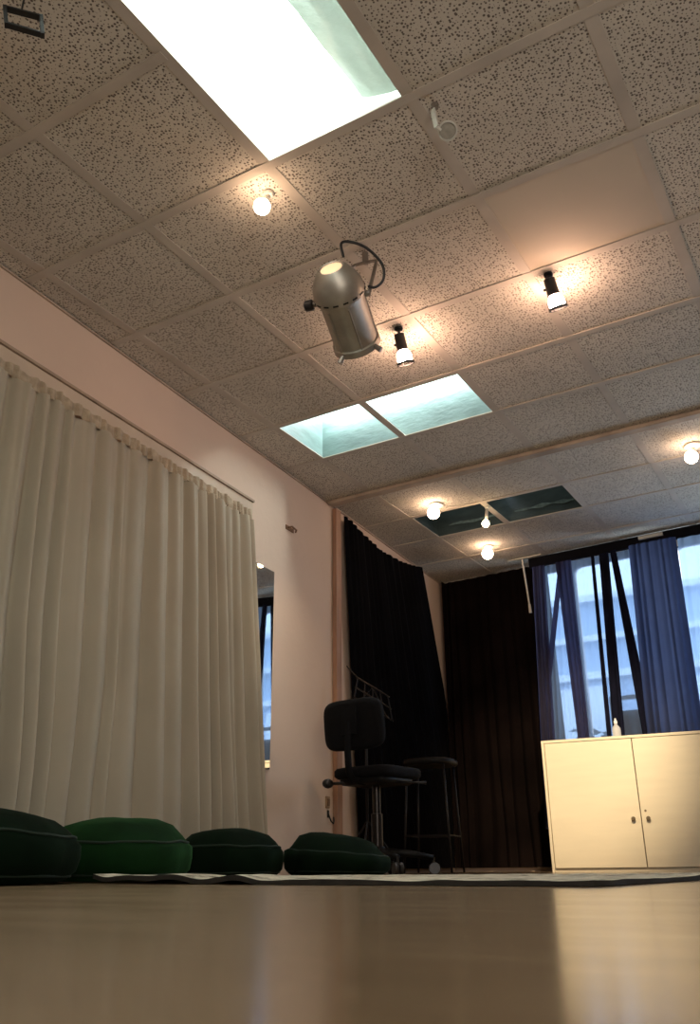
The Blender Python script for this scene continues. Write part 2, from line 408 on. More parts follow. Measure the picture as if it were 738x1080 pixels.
# film lining along the right side of the near skylight
rows = []
for i in range(26):
    y = .37 + (2.02 - .37) * i / 25; row = []
    w = .205 - .05 * (i / 25) + .012 * noise.noise((0, y * 6, 0))
    for k in range(9):
        f = k / 8; row.append((-.984 - w * f, y, CZ + .024 + .014 * noise.noise((f * 3, y * 7, 2)) + .05 * f * f))
    rows.append(row)
m = MB(); m.grid(rows)
tag(m.build('plastic_film', M['film'], smooth=True), 'wrinkled pale green plastic film along right side of the large skylight', 'plastic sheet')

# ------------------------------------------------------------------ draperies
def fold_profile(n, seed, soft=1.0):
    rd = random.Random(seed); cuts = [0.0]
    while cuts[-1] < 1: cuts.append(cuts[-1] + (1 / n) * rd.uniform(.55, 1.5))
    am = [rd.uniform(.45, 1.0) for _ in cuts]; ph = [rd.uniform(-.25, .25) for _ in cuts]
    def f(u):
        u = min(max(u, 0), .99999)
        for i in range(len(cuts) - 1):
            if cuts[i] <= u < cuts[i + 1]:
                t = (u - cuts[i]) / (cuts[i + 1] - cuts[i])
                t = t ** (1 + ph[i])
                return am[i] * (math.sin(math.pi * t) ** soft)
        return 0
    return f
def drape(P, u_top, u_bot, z_top, z_bot, n, amp_t, amp_b, off, seed, cols=None, rows=26, soft=1.0, wander=.012, lift=None):
    """hanging cloth against a wall; P(u, off, z) gives the point; z_top / z_bot may be functions of 0..1"""
    f1 = fold_profile(n, seed, soft); f2 = fold_profile(n * .62, seed + 1, soft); f3 = fold_profile(n * 1.7, seed + 2, soft)
    cols = cols or int(n * 9); out = []
    for r in range(rows + 1):
        v = r / rows; row = []
        for c in range(cols + 1):
            s = c / cols
            zt = z_top(s) if callable(z_top) else z_top; zb = z_bot(s) if callable(z_bot) else z_bot
            a = u_top[0] + (u_top[1] - u_top[0]) * s; b = u_bot[0] + (u_bot[1] - u_bot[0]) * s
            ss = s + wander * noise.noise((s * 6, v * 2.2, seed)) * v
            w = v ** .8
            d = (f3(ss) * .25 + f1(ss) * .75) * amp_t * (1 - w) + (f1(ss) * .78 + f2(ss) * .22) * amp_b * w
            row.append(P(a + (b - a) * v, off + d, zt + (zb - zt) * v))
        out.append(row)
    m = MB(); m.grid(out); return m

# cream curtain and its rail on the left wall
t = thing('curtain_rail', 'long cream painted curtain rail above the cream curtain on left wall', 'curtain rail')
def lbar(name, y0, y1, o0, o1, z0, z1, mt, par=None):
    m = MB(); q = [PL(y0, o0, 0), PL(y1, o0, 0), PL(y1, o1, 0), PL(y0, o1, 0)]; m.prism([(v.x, v.y) for v in q], z0, z1); return m.build(name, mt, par)
lbar('rail_board', .9, 3.93, .001, .02, 2.045, 2.115, M['rail'], t)
lbar('rail_shadow_lip', .9, 3.93, .001, .032, 2.116, 2.130, M['rail_shadow'], t)  # shadow line along the rail top, put into the lip's brown colour
t = thing('curtain', 'long gathered cream sheer curtain hanging to the floor on left wall', 'curtain')
drape(PL, (.95, 3.89), (.85, 4.10), lambda s: 1.985 + .006 * math.sin(s * 60), .03, 26, .055, .12, .024, 11, cols=560, rows=30, soft=1.25, wander=.02).build('panel', M['curtain'], t, smooth=True)
drape(PL, (.95, 3.89), (.95, 3.89), lambda s: 2.045 + .006 * math.sin(s * 140), 1.98, 62, .022, .034, .03, 19, cols=520, rows=5, wander=0).build('heading', M['curtain_head'], t, smooth=True)

# black drape on left wall beside the post, top edge sagging
def sag(s):
    k = [(0, 2.440), (.17, 2.407), (.39, 2.364), (.69, 2.392), (1, 2.478)]
    for (a, za), (b, zb) in zip(k, k[1:]):
        if s <= b:
            f = (s - a) / (b - a); return za + (zb - za) * f
    return k[-1][1]
tag(drape(lambda u, o, z: PL(min(u, 7.05), min(o, .05) if u > 6.95 else o, z), (5.10, 6.60), (5.30, 7.50), sag, .03, 15, .03, .06, .045, 31, soft=1.2).build('curtain', M['black_cloth'], smooth=True),
    'black curtain with a sagging top edge on left wall beside the wooden post', 'curtain')
tag(drape(lambda u, o, z: PF(u, o, z) if u > -3.255 else PL(yc - .055 - (-3.255 - u), .035 + .3 * o, z), (-3.325, -2.24), (-3.325, -2.20), 2.485, .03, 11, .03, .085, .035, 41, cols=170, soft=1.2, wander=.05).build('curtain', M['brown_cloth'], smooth=True),
    'brown black floor length curtain in far corner left of the window', 'curtain')
# valance, track
m = MB(); m.prism([(U(-2.33), 2.405), (U(2.2), 2.405), (U(2.2), 2.49), (U(-2.33), 2.49)], -.24, -.215, FM)
tag(m.build('valance', M['black_valance']), 'black fabric valance strip along the top of the far windows', 'valance')
t = thing('curtain_track', 'short white curtain track end with hanging draw rod beside the valance', 'curtain track')
m = MB(); m.prism([(U(-2.50), 2.486), (U(-2.20), 2.486), (U(-2.20), 2.496), (U(-2.50), 2.496)], -.285, -.25, FM); m.build('track', M['white_paint'], t)
a = PF(-2.375, .268, 2.485); b = PF(-2.345, .268, 2.08)
m = MB(); m.tube([a, a.lerp(b, .5), b], .0075); m.tube([b, b + Vector((.004, 0, -.075))], [.011, .013]); m.build('draw_rod', M['white_paint'], t)
m = MB(); m.prism([(U(-1.38), 2.452), (U(-1.19), 2.452), (U(-1.19), 2.478), (U(-1.38), 2.478)], -.262, -.241, FM)
tag(m.build('bracket', M['white_paint']), 'small white bracket plate fixed on the black valance', 'bracket')

def wdrape(label, name, mt, ut, ub, n, off, seed, zt=2.402, zb=.30, amp=(.02, .035), soft=1.0):
    o = drape(PF, ut, ub, zt, zb, n, amp[0], amp[1], off, seed, cols=max(24, int(n * 10)), rows=20, soft=soft).build('curtain', mt, smooth=True)
    return tag(o, label, 'curtain')
k = (2.402 - .30) / (2.402 - .98)                    # measured at z = .98, carried down to the hem
def ext(a, b): return tuple(p + (q - p) * k for p, q in zip(a, b))
wdrape('pale translucent blue sheer curtain across the middle far window', 'sheer', M['light_sheer'], (-2.2, -1.42), (-2.3, -1.43), 13, .213, 51, amp=(.012, .02))
T_ = (-2.30, -2.185); wdrape('narrow dark purple curtain panel at left edge of the far window', '', M['purple_sheer'], T_, ext(T_, (-2.36, -2.235)), 4, .245, 52)
T_ = (-2.09, -1.95); wdrape('slim purple curtain panel slanting over the window above the cabinet corner', '', M['purple_sheer'], T_, ext(T_, (-2.055, -1.955)), 4, .245, 53)
T_ = (-2.065, -2.02); wdrape('thin purple sheer strip crossing diagonally behind the two purple panels', '', M['purple_sheer'], T_, (-2.275, -2.225), 1.5, .238, 54, zb=1.45, amp=(.004, .006))
T_ = (-1.785, -1.755); wdrape('thread thin dark curtain fold above the plastic bottle', '', M['dark_sheer'], T_, ext(T_, (-1.825, -1.785)), 1.5, .246, 55, amp=(.005, .01))
T_ = (-1.715, -1.635); wdrape('nearly black hanging curtain strip in middle of the far window', '', M['dark_sheer'], T_, ext(T_, (-1.775, -1.685)), 2.5, .246, 56)
T_ = (-1.615, -1.565); wdrape('black slanting curtain strip left of the wide navy curtain', '', M['dark_sheer'], T_, ext(T_, (-1.55, -1.455)), 2, .275, 57, amp=(.01, .014))
T_ = (-1.455, -1.085); wdrape('wide navy blue curtain above the right cabinet door', '', M['navy_sheer'], T_, ext(T_, (-1.505, -1.10)), 7, .30, 58)
T_ = (-1.09, -.45); wdrape('pale blue sheer curtain at the right edge of the far windows', '', M['light_sheer'], T_, ext(T_, (-1.14, -.42)), 9, .238, 59)
T_ = (-.40, .75); 
# ------------------------------------------------------------------ outside
m = MB(); m.box((-2, 13.8, -.13), (26, 12.4, .2)); tag(m.build('pavement', M['ground']), 'grey ground outside behind the far windows', 'ground')
t = thing('building', 'pale blue grey building seen through the far windows', 'building', (-2.5, 13.3, 0))
MB().box((0, .5, 1.95), (14, 1, 3.9)).build('facade', M['facade'], t)
for z, h in ((3.9, .10), (3.27, .09), (2.70, .10)): MB().box((0, -.06, z), (14, .12, h)).build('ledge', M['ledge'], t)
for i in range(6): MB().box((-5 + i * 1.75, -.02, 2.05), (1.0, .04, 1.0)).build('wall_panel', M['ledge'], t)
rd = random.Random(5); m = MB()
for i in range(420):
    c = Vector((rd.uniform(-5.2, -2.6), rd.uniform(11.8, 12.3), 0)); hmax = 1.75 + .55 * noise.noise((c.x * 1.6, 0, 3))
    c.z = rd.uniform(.25, max(.4, hmax)); s = rd.uniform(.05, .12); q = Matrix.Rotation(rd.uniform(0, 6), 3, 'Z') @ Matrix.Rotation(rd.uniform(-1, 1), 3, 'X')
    m.quad(*[c + q @ Vector(v) for v in ((-s, 0, 0), (0, -s * .5, 0), (s, 0, 0), (0, s * .5, .02))])
t = thing('bush', 'dark leafy bush outside below the pale building', 'bush', (0, 0, 0)); m.build('foliage', M['leaf'], t, recalc=False)
m = MB()
for i in range(9): x = -5.1 + i * .3; m.tube([(x, 12.05, 0), (x + .05, 12.0, .6), (x - .03, 12.1, 1.3)], [.02, .015, .006], n=5)
m.build('stem', M['leaf'], t)

# ------------------------------------------------------------------ mirror and wall bits
t = thing('mirror', 'tall narrow frameless wall mirror beside the cream curtain', 'mirror')
lbar('backing', 3.86, 4.205, .001, .012, .565, 1.752, M['mirror_edge'], t)
lbar('glass', 3.862, 4.203, .0125, .0155, .567, 1.750, M['mirror'], t)
t = thing('wall_bracket', 'small rusty iron bracket high on the left wall above the mirror', 'bracket', PL(4.40, .003, 2.108))
q = Matrix.Rotation(math.atan2(dL.y, dL.x), 3, 'Z')
m = MB(); m.box((0, 0, 0), (.10, .006, .03), rot=q, bev=.002)
m.tube([q @ Vector((-.03, -.003, 0)), q @ Vector((-.02, -.03, .004)), q @ Vector((.03, -.034, -.006)), q @ Vector((.045, -.02, -.012))], .006); m.build('plate', M['rust'], t)
t = thing('wall_socket', 'small brown wall socket low on the left wall beside the post', 'socket', PL(4.925, .002, .427))
m = MB(); m.box((0, 0, 0), (.05, .012, .072), rot=q, bev=.003); m.build('plate', M['socket'], t)
m = MB(); m.box(q @ Vector((0, -.008, .0)), (.03, .008, .042), rot=q, bev=.002); m.build('rocker', M['rust'], t)
t = thing('wall_hook', 'dark metal hook under the wall socket beside the post', 'hook', PL(4.945, .002, .345))
m = MB(); m.box(q @ Vector((-.012, 0, .012)), (.02, .008, .045), rot=q)
m.tube([q @ Vector(v) for v in ((-.012, -.004, .01), (-.01, -.02, -.03), (.012, -.026, -.045), (.03, -.02, -.03), (.034, -.016, -.005))], .005); m.build('hook', M['black_metal'], t)

# ------------------------------------------------------------------ rug
def rug_h(x, y):
    e = max(0, 1 - (y - 2.06) / .8); l = max(0, min(1, (-.95 - x) / 1.3))
    return .012 + max(0, noise.noise((x * 6.5, y * 2.0, 4)) + .2) * .034 * e * l + .003 * noise.noise((x * 9, y * 9, 1))
rx0, rx1 = -2.30, -.56; NX, NY = 110, 50
def rug_pt(i, j, h=None):
    f = i / NX; g = j / NY
    y0 = 2.20 - .34 * f + .015 * noise.noise((f * 5, 0, 9)); x = rx0 + (rx1 - rx0) * f + (.02 * noise.noise((0, g * 5, 3))) + .10 * g * f
    y = y0 + (3.45 - y0) * g ** 1.4
    return Vector((x, y, rug_h(x, y) if h is None else h))
t = thing('rug', 'thin speckled grey cream rug on the wooden floor with rumpled front edge', 'rug')
m = MB(); m.grid([[rug_pt(i, j) for i in range(NX + 1)] for j in range(NY + 1)]); m.build('pile', M['rug'], t, smooth=True)
m = MB()
ring = [(i, 0) for i in range(NX + 1)] + [(NX, j) for j in range(1, NY + 1)] + [(i, NY) for i in range(NX - 1, -1, -1)] + [(0, j) for j in range(NY - 1, 0, -1)]
va = [m.bm.verts.new(rug_pt(i, j)) for i, j in ring]; vb = [m.bm.verts.new(rug_pt(i, j, max(0.0015, rug_h(*rug_pt(i, j).xy) - .014))) for i, j in ring]
for k_ in range(len(ring)): m.bm.faces.new((va[k_], va[(k_ + 1) % len(ring)], vb[(k_ + 1) % len(ring)], vb[k_]))
m.build('binding', M['rug_edge'], t, smooth=True)

# ------------------------------------------------------------------ floor cushions
def cushion(label, loc, r, h, mt, seed, tilt=(0, 0), crown=.05, top_rim=.62, rot=0, squash=1.0):
    t = thing('floor_cushion', label, 'cushion', (loc[0], loc[1], 0), rot, 'green velvet cushions along the left wall')
    prof = []
    bz = 0.004
    prof += [(r * .3, bz), (r * .80, bz), (r * .90, bz + .012), (r * .975, bz + h * .16), (r, bz + h * .34), (r * .995, bz + h * .52), (r * .955, bz + h * top_rim)]
    seam_z = bz + h * (top_rim + .03); prof.append((r * .94, seam_z))
    prof += [(r * .86, bz + h * (top_rim + .14)), (r * .72, bz + h * .86), (r * .52, bz + h * .945), (r * .3, bz + h * .985), (r * .1, bz + h), (.004, bz + h)]
    def fn(p):
        a = math.atan2(p.y, p.x); rr = math.hypot(p.x, p.y); f = p.z / h
        wob = 1 + .035 * noise.noise((math.cos(a) * 1.5 + seed, math.sin(a) * 1.5, f)) + .02 * math.sin(a * 9 + seed) * (1 if .1 < f < .6 else .3)
        zz = p.z * (1 + (p.x * tilt[0] + p.y * tilt[1])) + .008 * noise.noise((p.x * 9, p.y * 9, seed)) * (f > .3)
        return Vector((p.x * wob, p.y * wob * squash, max(.003, zz)))
    m = MB(); m.lathe(prof, n=64, fn=fn); m.build('cover', mt, t, smooth=True)
    for z, rr in ((seam_z, r * .945), (bz + .022, r * .925)):
        pts = []
        for k_ in range(73):
            a = 2 * math.pi * k_ / 72; p = fn(Vector((rr * math.cos(a), rr * math.sin(a), z))); pts.append(p * 1.0)
        m = MB(); m.tube(pts, .0048, n=6, cap=False); m.build('piping', M['piping'], t, smooth=True)
    return t
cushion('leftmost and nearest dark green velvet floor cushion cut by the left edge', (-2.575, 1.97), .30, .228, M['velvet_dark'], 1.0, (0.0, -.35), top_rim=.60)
cushion('brightest green velvet floor cushion in front of the cream curtain', (-2.555, 2.555),   .275, .220, M['velvet'], 2.0, (.0, .10), top_rim=.56)
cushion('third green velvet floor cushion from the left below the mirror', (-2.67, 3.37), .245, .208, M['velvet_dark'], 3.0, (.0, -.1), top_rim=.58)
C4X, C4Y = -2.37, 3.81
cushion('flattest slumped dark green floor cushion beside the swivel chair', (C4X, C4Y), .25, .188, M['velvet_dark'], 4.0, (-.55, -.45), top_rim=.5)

# ------------------------------------------------------------------ cabinet
CX, CY, CA = -2.14, 6.22, R(6.0)
CW, CD, CH_, SEAM = 1.30, .36, .87, .625
t = thing('cabinet', 'cream white low two door cabinet under the far window', 'cabinet', (CX, CY, 0), CA)
m = MB(); th = .018
m.box((th / 2, CD / 2, CH_ / 2), (th, CD, CH_)); m.box((CW - th / 2, CD / 2, CH_ / 2), (th, CD, CH_))
m.box((CW / 2, CD / 2, CH_ - th / 2), (CW - 2 * th, CD, th)); m.box((CW / 2, CD / 2 + .012, .010), (CW - 2 * th, CD - .024, .02)); m.box((CW / 2, CD - .006, CH_ / 2), (CW - 2 * th, .012, CH_ - .1))
m.build('carcass', M['cab'], t)
m = MB(); m.box((CW / 2, .03, CH_ / 2), (CW - 2 * th, .004, CH_ - .045)); m.build('shadow_gap', M['cab_gap'], t)
for a, b, side in ((th + .004, SEAM - .003, 1), (SEAM + .003, CW - th - .004, -1)):
    m = MB(); m.box(((a + b) / 2, .011, (.024 + CH_ - th - .004) / 2), (b - a, .018, CH_ - th - .004 - .024)); d = m.build('door', M['cab'], t, bevel=.002)
    kx = b - .045 if side == 1 else a + .045
    m = MB(); m.lathe([(.006, 0), (.006, .014), (.013, .017), (.014, .024), (.009, .030)], Matrix.Translation((kx, .001, .325)) @ Matrix.Rotation(R(90), 4, 'X'), n=14); m.build('knob', M['cab_knob'], d, smooth=True, angle=40)
    if side == -1:
        m = MB(); m.lathe([(.007, 0), (.007, .004)], Matrix.Translation((a + .03, .001, .375)) @ Matrix.Rotation(R(90), 4, 'X'), n=12); m.build('keyhole', M['cab_knob'], d)
cab = Matrix.Translation((CX, CY, 0)) @ Matrix.Rotation(CA, 4, 'Z')
bp = cab @ Vector((.525, .06, CH_))
t = thing('bottle', 'small clear plastic bottle standing on the cream cabinet', 'bottle', bp)
m = MB(); m.lathe([(.024, .001), (.03, .006), (.031, .045), (.029, .062), (.018, .078), (.011, .084), (.011, .092)], n=18); m.build('body', M['bottle'], t, smooth=True)
m = MB(); m.lathe([(.013, .0925), (.013, .112), (.007, .114), (.006, .128)], n=14); m.build('cap', M['bottle_cap'], t, smooth=True, angle=40)

# dark box with handle frame on the sill
c = PF(-1.64, .105, WZ0 - .004)
t = thing('box', 'dark box with raised frame standing on the window sill behind curtains', 'box', c, math.atan2(dF.y, dF.x))
MB().box((.02, 0, .095), (.31, .10, .19), bev=.006).build('body', M['dark_box'], t)
m = MB(); m.box((-.163, 0, .155), (.025, .03, .31)); m.box((.165, 0, .25), (.02, .03, .12)); m.box((0, 0, .295), (.35, .03, .03)); m.build('frame', M['dark_box'], t)

# ------------------------------------------------------------------ swivel chair
CHX, CHY = -2.59, 4.60
t = thing('swivel_chair', 'black office swivel chair on casters in front of the black curtain', 'chair', (CHX, CHY, 0), R(82)); t.scale = (1.08, 1.08, 1.08)
def rslab(cx, cy, cz, sx, sy, sz, r, rot=None, ex=.35):
    m = MB(); n = 40; pts = []
    for k_ in range(n):
        a = 2 * math.pi * k_ / n; ca, sa = math.cos(a), math.sin(a)
        pts.append((abs(ca) ** ex * (1 if ca > 0 else -1) * sx / 2, abs(sa) ** ex * (1 if sa > 0 else -1) * sy / 2))
    mt = Matrix.Translation((cx, cy, cz)) @ (rot or Matrix.Identity(4))
    rings = []
    for (f, z) in ((.80, -.5), (.93, -.46), (1, -.25), (1, .2), (.95, .40), (.85, .48), (.5, .5)):
        rings.append([m.bm.verts.new(mt @ Vector((x * f if abs(f) < 1 else x, y * f if abs(f) < 1 else y, z * sz))) for x, y in pts])
    for a, b in zip(rings, rings[1:]):
        for k_ in range(n): m.bm.faces.new((a[k_], a[(k_ + 1) % n], b[(k_ + 1) % n], b[k_]))
    m.bm.faces.new(rings[0][::-1]); m.bm.faces.new(rings[-1]); return m
rslab(.015, 0, .505, .37, .38, .06, .05).build('seat', M['chair_fabric'], t, smooth=True)
rslab(.00, 0, .465, .30, .32, .045, .05).build('seat_pan', M['chair_plastic'], t, smooth=True)
rot = Matrix.Rotation(R(84), 4, 'Y')
rslab(-.185, 0, .745, .265, .39, .065, .05, rot, ex=.42).build('backrest', M['chair_fabric'], t, smooth=True)
m = MB(); m.tube([(-.10, 0, .455), (-.20, 0, .46), (-.232, 0, .50), (-.24, 0, .60), (-.23, 0, .76)], .018, n=10); m.box((-.226, 0, .76), (.02, .10, .14)); m.build('back_upright', M['chair_fabric'], t, smooth=True, angle=40)
m = MB(); m.tube([(-.10, .05, .455), (-.18, .15, .452)], .008); m.ball((-.20, .17, .452), .028, sc=(1.2, 1, .9)); m.build('adjusting_knob', M['black'], t, smooth=True)
m = MB(); m.tube([(0, -.14, .452), (.03, -.26, .445), (.05, -.29, .442)], [.006, .006, .009]); m.build('lever', M['black'], t, smooth=True)
m = MB(); m.lathe([(.030, .10), (.030, .30), (.022, .302), (.022, .45)], n=20); m.build('gas_column', M['dark_chrome'], t, smooth=True, angle=40)
m = MB(); m.lathe([(.045, .085), (.048, .12), (.034, .14)], n=20)
base = m.build('star_base', M['chair_plastic'], t, smooth=True, angle=40)
for k_ in range(5):
    a = R(-51 + 72 * k_); d = Vector((math.cos(a), math.sin(a), 0)); sd = Vector((-d.y, d.x, 0))
    m = MB(); m.tube([d * .035 + Vector((0, 0, .112)), d * .17 + Vector((0, 0, .102)), d * .29 + Vector((0, 0, .082))], [.021, .018, .014], n=8); m.build('base_arm', M['chair_plastic'], base, smooth=True)
    m = MB()
    for s in (-1, 1):
        m.lathe([(.010, -.009), (.028, -.009), (.0295, 0), (.028, .009), (.010, .009)], align(d * .292 + sd * (s * .014) + Vector((0, 0, .0315)), sd), n=18)
    m.tube([d * .288 + Vector((0, 0, .03)), d * .288 + Vector((0, 0, .085))], .007); m.build('caster', M['caster'], base, smooth=True, angle=40)

# music stand behind the chair
t = thing('music_stand', 'folding black wire music stand behind the swivel chair', 'music stand', (-2.86, 4.96, 0), R(30))
m = MB(); m.tube([(0, 0, .02), (0, 0, .9), (.05, .05, 1.0)], .009, n=10); m.build('pole', M['black_metal'], t, smooth=True)
for k_ in range(3):
    a = R(20 + 120 * k_); m = MB(); m.tube([(.01 * math.cos(a), .01 * math.sin(a), .30), (.24 * math.cos(a), .24 * math.sin(a), .010)], .006); m.build('leg', M['black_metal'], t)
m = MB()
def dp(u, v): return Vector((u * .72 + .05, .05 + v * .30, 1.0 + v * .95)) + Vector((0, 0, u * -.45))
for u in (-.17, -.085, 0, .085, .17): m.tube([dp(u, 0), dp(u * .8, .16)], .0045, n=6)
for v in (0, .08, .16): m.tube([dp(-.18 * (1 - v), v), dp(.18 * (1 - v), v)], .005, n=6)
for s in (-1, 1): m.tube([dp(0, .16), dp(s * .12, .0)], .004, n=6)
m.tube([dp(-.14, .16), dp(-.24, .20)], .004, n=6)
m.build('desk_frame', M['dark_chrome'], t)

# dark stool right of the chair
t = thing('stool', 'dark stool with thin metal legs against the black curtain behind the chair', 'stool', (-2.58, 5.30, 0), R(10))
rslab(0, 0, .665, .34, .34, .045, .04, ex=.7).build('seat', M['chair_plastic'], t, smooth=True)
for sx, sy in ((-1, -1), (1, -1), (1, 1), (-1, 1)):
    m = MB(); m.tube([(sx * .12, sy * .12, .645), (sx * .15, sy * .15, .006)], .007, n=8); m.build('leg', M['black_metal'], t, smooth=True)
m = MB()
for a, b in (((-1, -1), (1, -1)), ((1, -1), (1, 1)), ((1, 1), (-1, 1)), ((-1, 1), (-1, -1))): m.tube([(a[0] * .139, a[1] * .139, .22), (b[0] * .139, b[1] * .139, .22)], .005, n=6)
m.build('foot_ring', M['black_metal'], t)

# ------------------------------------------------------------------ ceiling lamps
def bulb_lamp(label, mount, bulb, r, disc, mt):
    t = thing('ceiling_lamp', label, 'lamp', (mount[0], mount[1], CZ), 0, 'lit bulbs on the ceiling')
    b = Vector(bulb) - Vector((mount[0], mount[1], CZ))
    m = MB(); m.lathe([(disc, -.004), (disc, -.012), (disc * .8, -.020), (.012, -.022)], n=22); m.build('mount_plate', M['white_paint'], t, smooth=True, angle=40)
    d = b.normalized(); L_ = b.length
    m = MB(); m.tube([Vector((0, 0, -.018)), b - d * (r * .75)], [.010, .013], n=10); m.build('holder', M['white_paint'], t, smooth=True)
    m = MB(); m.lathe([(.4 * r, -1.0 * r), (.62 * r, -.75 * r), (.92 * r, -.38 * r), (r, 0), (.9 * r, .42 * r), (.62 * r, .78 * r), (.22 * r, .97 * r)], align(b, d), n=16); m.build('bulb', mt, t, smooth=True)
    return t
bulb_lamp('lit round bulb on the ceiling beside the large bright skylight', (-1.650, 2.165), (-1.657, 2.135, 2.41), .033, .022, M['bulb'])
bulb_lamp('lit bulb on a white disc left of the dark far skylight', (-2.49, 5.40), (-2.501, 5.371, 2.425), .046, .055, M['bulb'])
bulb_lamp('lit bulb farthest away just before the brown black corner curtain', (-2.515, 6.44), (-2.519, 6.418, 2.425), .046, .04, M['bulb'])
bulb_lamp('tiny lit bulb under the divider of the dark far skylight', (-2.187, 5.63), (-2.203, 5.62, 2.36), .027, .018, M['bulb_small'])
bulb_lamp('lit bulb on a white disc at the right edge of picture', (-.685, 5.385), (-.701, 5.353, 2.405), .042, .055, M['bulb'])

def spot_lamp(label, top, bot, aim=None, power=0):
    t = thing('ceiling_spotlight', label, 'lamp', (top[0], top[1], CZ), 0, 'black ceiling spotlights')
    a = Vector((0, 0, top[2] - CZ)); b = Vector(bot) - Vector((top[0], top[1], CZ)); d = (b - a).normalized(); mt = align(a, d); L_ = (b - a).length
    m = MB(); m.lathe([(.02, -.003), (.02, -.012), (.008, -.014)], n=14); m.tube([(0, 0, -.01), a + d * .01], .007, n=8); m.build('stem', M['black_metal'], t)
    m = MB(); m.lathe([(.012, 0), (.026, .004), (.027, L_ * .52), (.030, L_ * .55)], mt, n=20, cap1=False); m.lathe([(.02, L_ * .50), (.029, L_ * .535)], mt, n=20)
    m.tube([mt @ Vector((.027, 0, L_ * .3)), mt @ Vector((.038, 0, L_ * .3))], .006); m.build('housing', M['black_metal'], t, smooth=True, angle=40)
    m = MB(); m.lathe([(.018, L_ * .55), (.030, L_ * .62), (.036, L_ * .74), (.036, L_ * .86), (.030, L_ * .90)], mt, n=18); m.build('bulb', M['bulb_white'], t, smooth=True)
    m = MB(); n = 24
    m.lathe([(.036, L_ * .93), (.043, L_ * .93), (.044, L_), (.036, L_)], mt, n=n, cap0=False, cap1=False)
    for k_ in range(4):
        q_ = R(45 + 90 * k_); m.tube([mt @ Vector((.041 * math.cos(q_), .041 * math.sin(q_), L_ * .74)), mt @ Vector((.042 * math.cos(q_), .042 * math.sin(q_), L_ * .98))], .0035, n=6)
        m.tube([mt @ Vector((.030 * math.cos(q_), .030 * math.sin(q_), L_ * .53)), mt @ Vector((.041 * math.cos(q_), .041 * math.sin(q_), L_ * .74))], .0025, n=6)
    m.build('bezel', M['black_metal'], t, smooth=True, angle=40)
    if aim:
        li = bpy.data.lights.new('spot_beam', 'SPOT'); li.energy = power; li.color = (1, .78, .50); li.spot_size = R(34); li.spot_blend = .9; li.shadow_soft_size = .03
        o = bpy.data.objects.new('spot_beam', li); COL.objects.link(o); o.location = Vector(bot) + (Vector(aim) - Vector(bot)).normalized() * .06
        o.rotation_euler = (Vector(aim) - Vector(bot)).to_track_quat('-Z', 'Y').to_euler()
    return t
spot_lamp('black spotlight with glowing bulb beside the silver stage light', (-1.655, 3.255, 2.465), (-1.650, 3.311, 2.318), (-3.05, 4.4, 1.2), 30)
spot_lamp('black spotlight at the edge of the smooth blank tile casting side glow', (-.885, 3.235, 2.475), (-.875, 3.30, 2.345), (-1.92, 6.2, .88), 620)

# ------------------------------------------------------------------ stage light (PAR can)
P0, P1 = Vector((-1.527, 2.429, 2.26)), Vector((-1.598, 2.752, 2.10)); ax = (P1 - P0).normalized(); Lc = (P1 - P0).length
PM = Vector((-1.51, 2.68, CZ))
t = thing('stage_light', 'silver metal stage light can hanging from the ceiling by a bracket', 'stage light', PM)
A = Matrix.Translation(-PM) @ align(P0, ax)
m = MB(); m.lathe([(.046, 0), (.054, -.004), (.066, .008), (.088, .038), (.103, .072), (.108, .105), (.108, .125), (.100, .130)], A, n=40, cap0=False, cap1=False)
m.build('rear_housing', M['metal'], t, smooth=True, angle=35)
m = MB(); m.lathe([(.101, .131), (.101, .128), (.094, .15), (.093, Lc - .03), (.101, Lc - .026), (.103, Lc), (.088, Lc)], A, n=40, cap0=False, cap1=False); m.lathe([(.09, Lc - .05), (.02, Lc - .07)], A, n=30, cap0=False)
bodyo = m.build('barrel', M['metal'], t, smooth=True, angle=35)
m = MB()
for k_ in range(16):
    q_ = 2 * math.pi * k_ / 16; pr = A @ Vector((.1085 * math.cos(q_), .1085 * math.sin(q_), .113))
    xd = (A.to_3x3() @ Vector((math.cos(q_), math.sin(q_), 0))); m.box(pr, (.022, .006, .004), rot=Matrix((xd.cross(A.to_3x3() @ Vector((0, 0, 1))), A.to_3x3() @ Vector((0, 0, 1)), xd)).transposed())
m.build('vent_slots', M['black_metal'], t)
m = MB()
for q_ in (R(20), R(65), R(155), R(245), R(300)): m.tube([A @ Vector((.096 * math.cos(q_), .096 * math.sin(q_), .15)), A @ Vector((.096 * math.cos(q_), .096 * math.sin(q_), Lc - .03))], .005, n=6)
m.build('ribs', M['metal'], bodyo)
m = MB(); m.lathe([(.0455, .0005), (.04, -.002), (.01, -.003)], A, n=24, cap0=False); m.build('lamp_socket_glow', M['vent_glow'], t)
m = MB()
for k_ in range(4):
    m = MB(); q_ = R(30 + 90 * k_); c0 = Vector((math.cos(q_), math.sin(q_), 0)); m.tube([A @ (c0 * .098 + Vector((0, 0, Lc - .012))), A @ (c0 * .128 + Vector((0, 0, Lc + .004)))], [.010, .013], n=8); m.build('filter_clip', M['metal_dark'], t)
zc = .14; side = ax.cross(Vector((0, 0, 1))).normalized(); mid = P0 + ax * zc - PM
m = MB()
for s in (-1, 1): m.tube([mid + side * (s * .101), mid + side * (s * .122)], .012, n=10)
for s in (-1, 1): m.tube([mid + side * (s * .118), mid + side * (s * .118) + Vector((0, 0, .045)) + ax * .02, Vector((side.x * s * .05, side.y * s * .05, -.055)), Vector((0, 0, -.05))], .008, n=8)
m.tube([(0, 0, -.055), (0, 0, -.003)], .014, n=10); m.build('yoke', M['metal_dark'], t, smooth=True, angle=40)
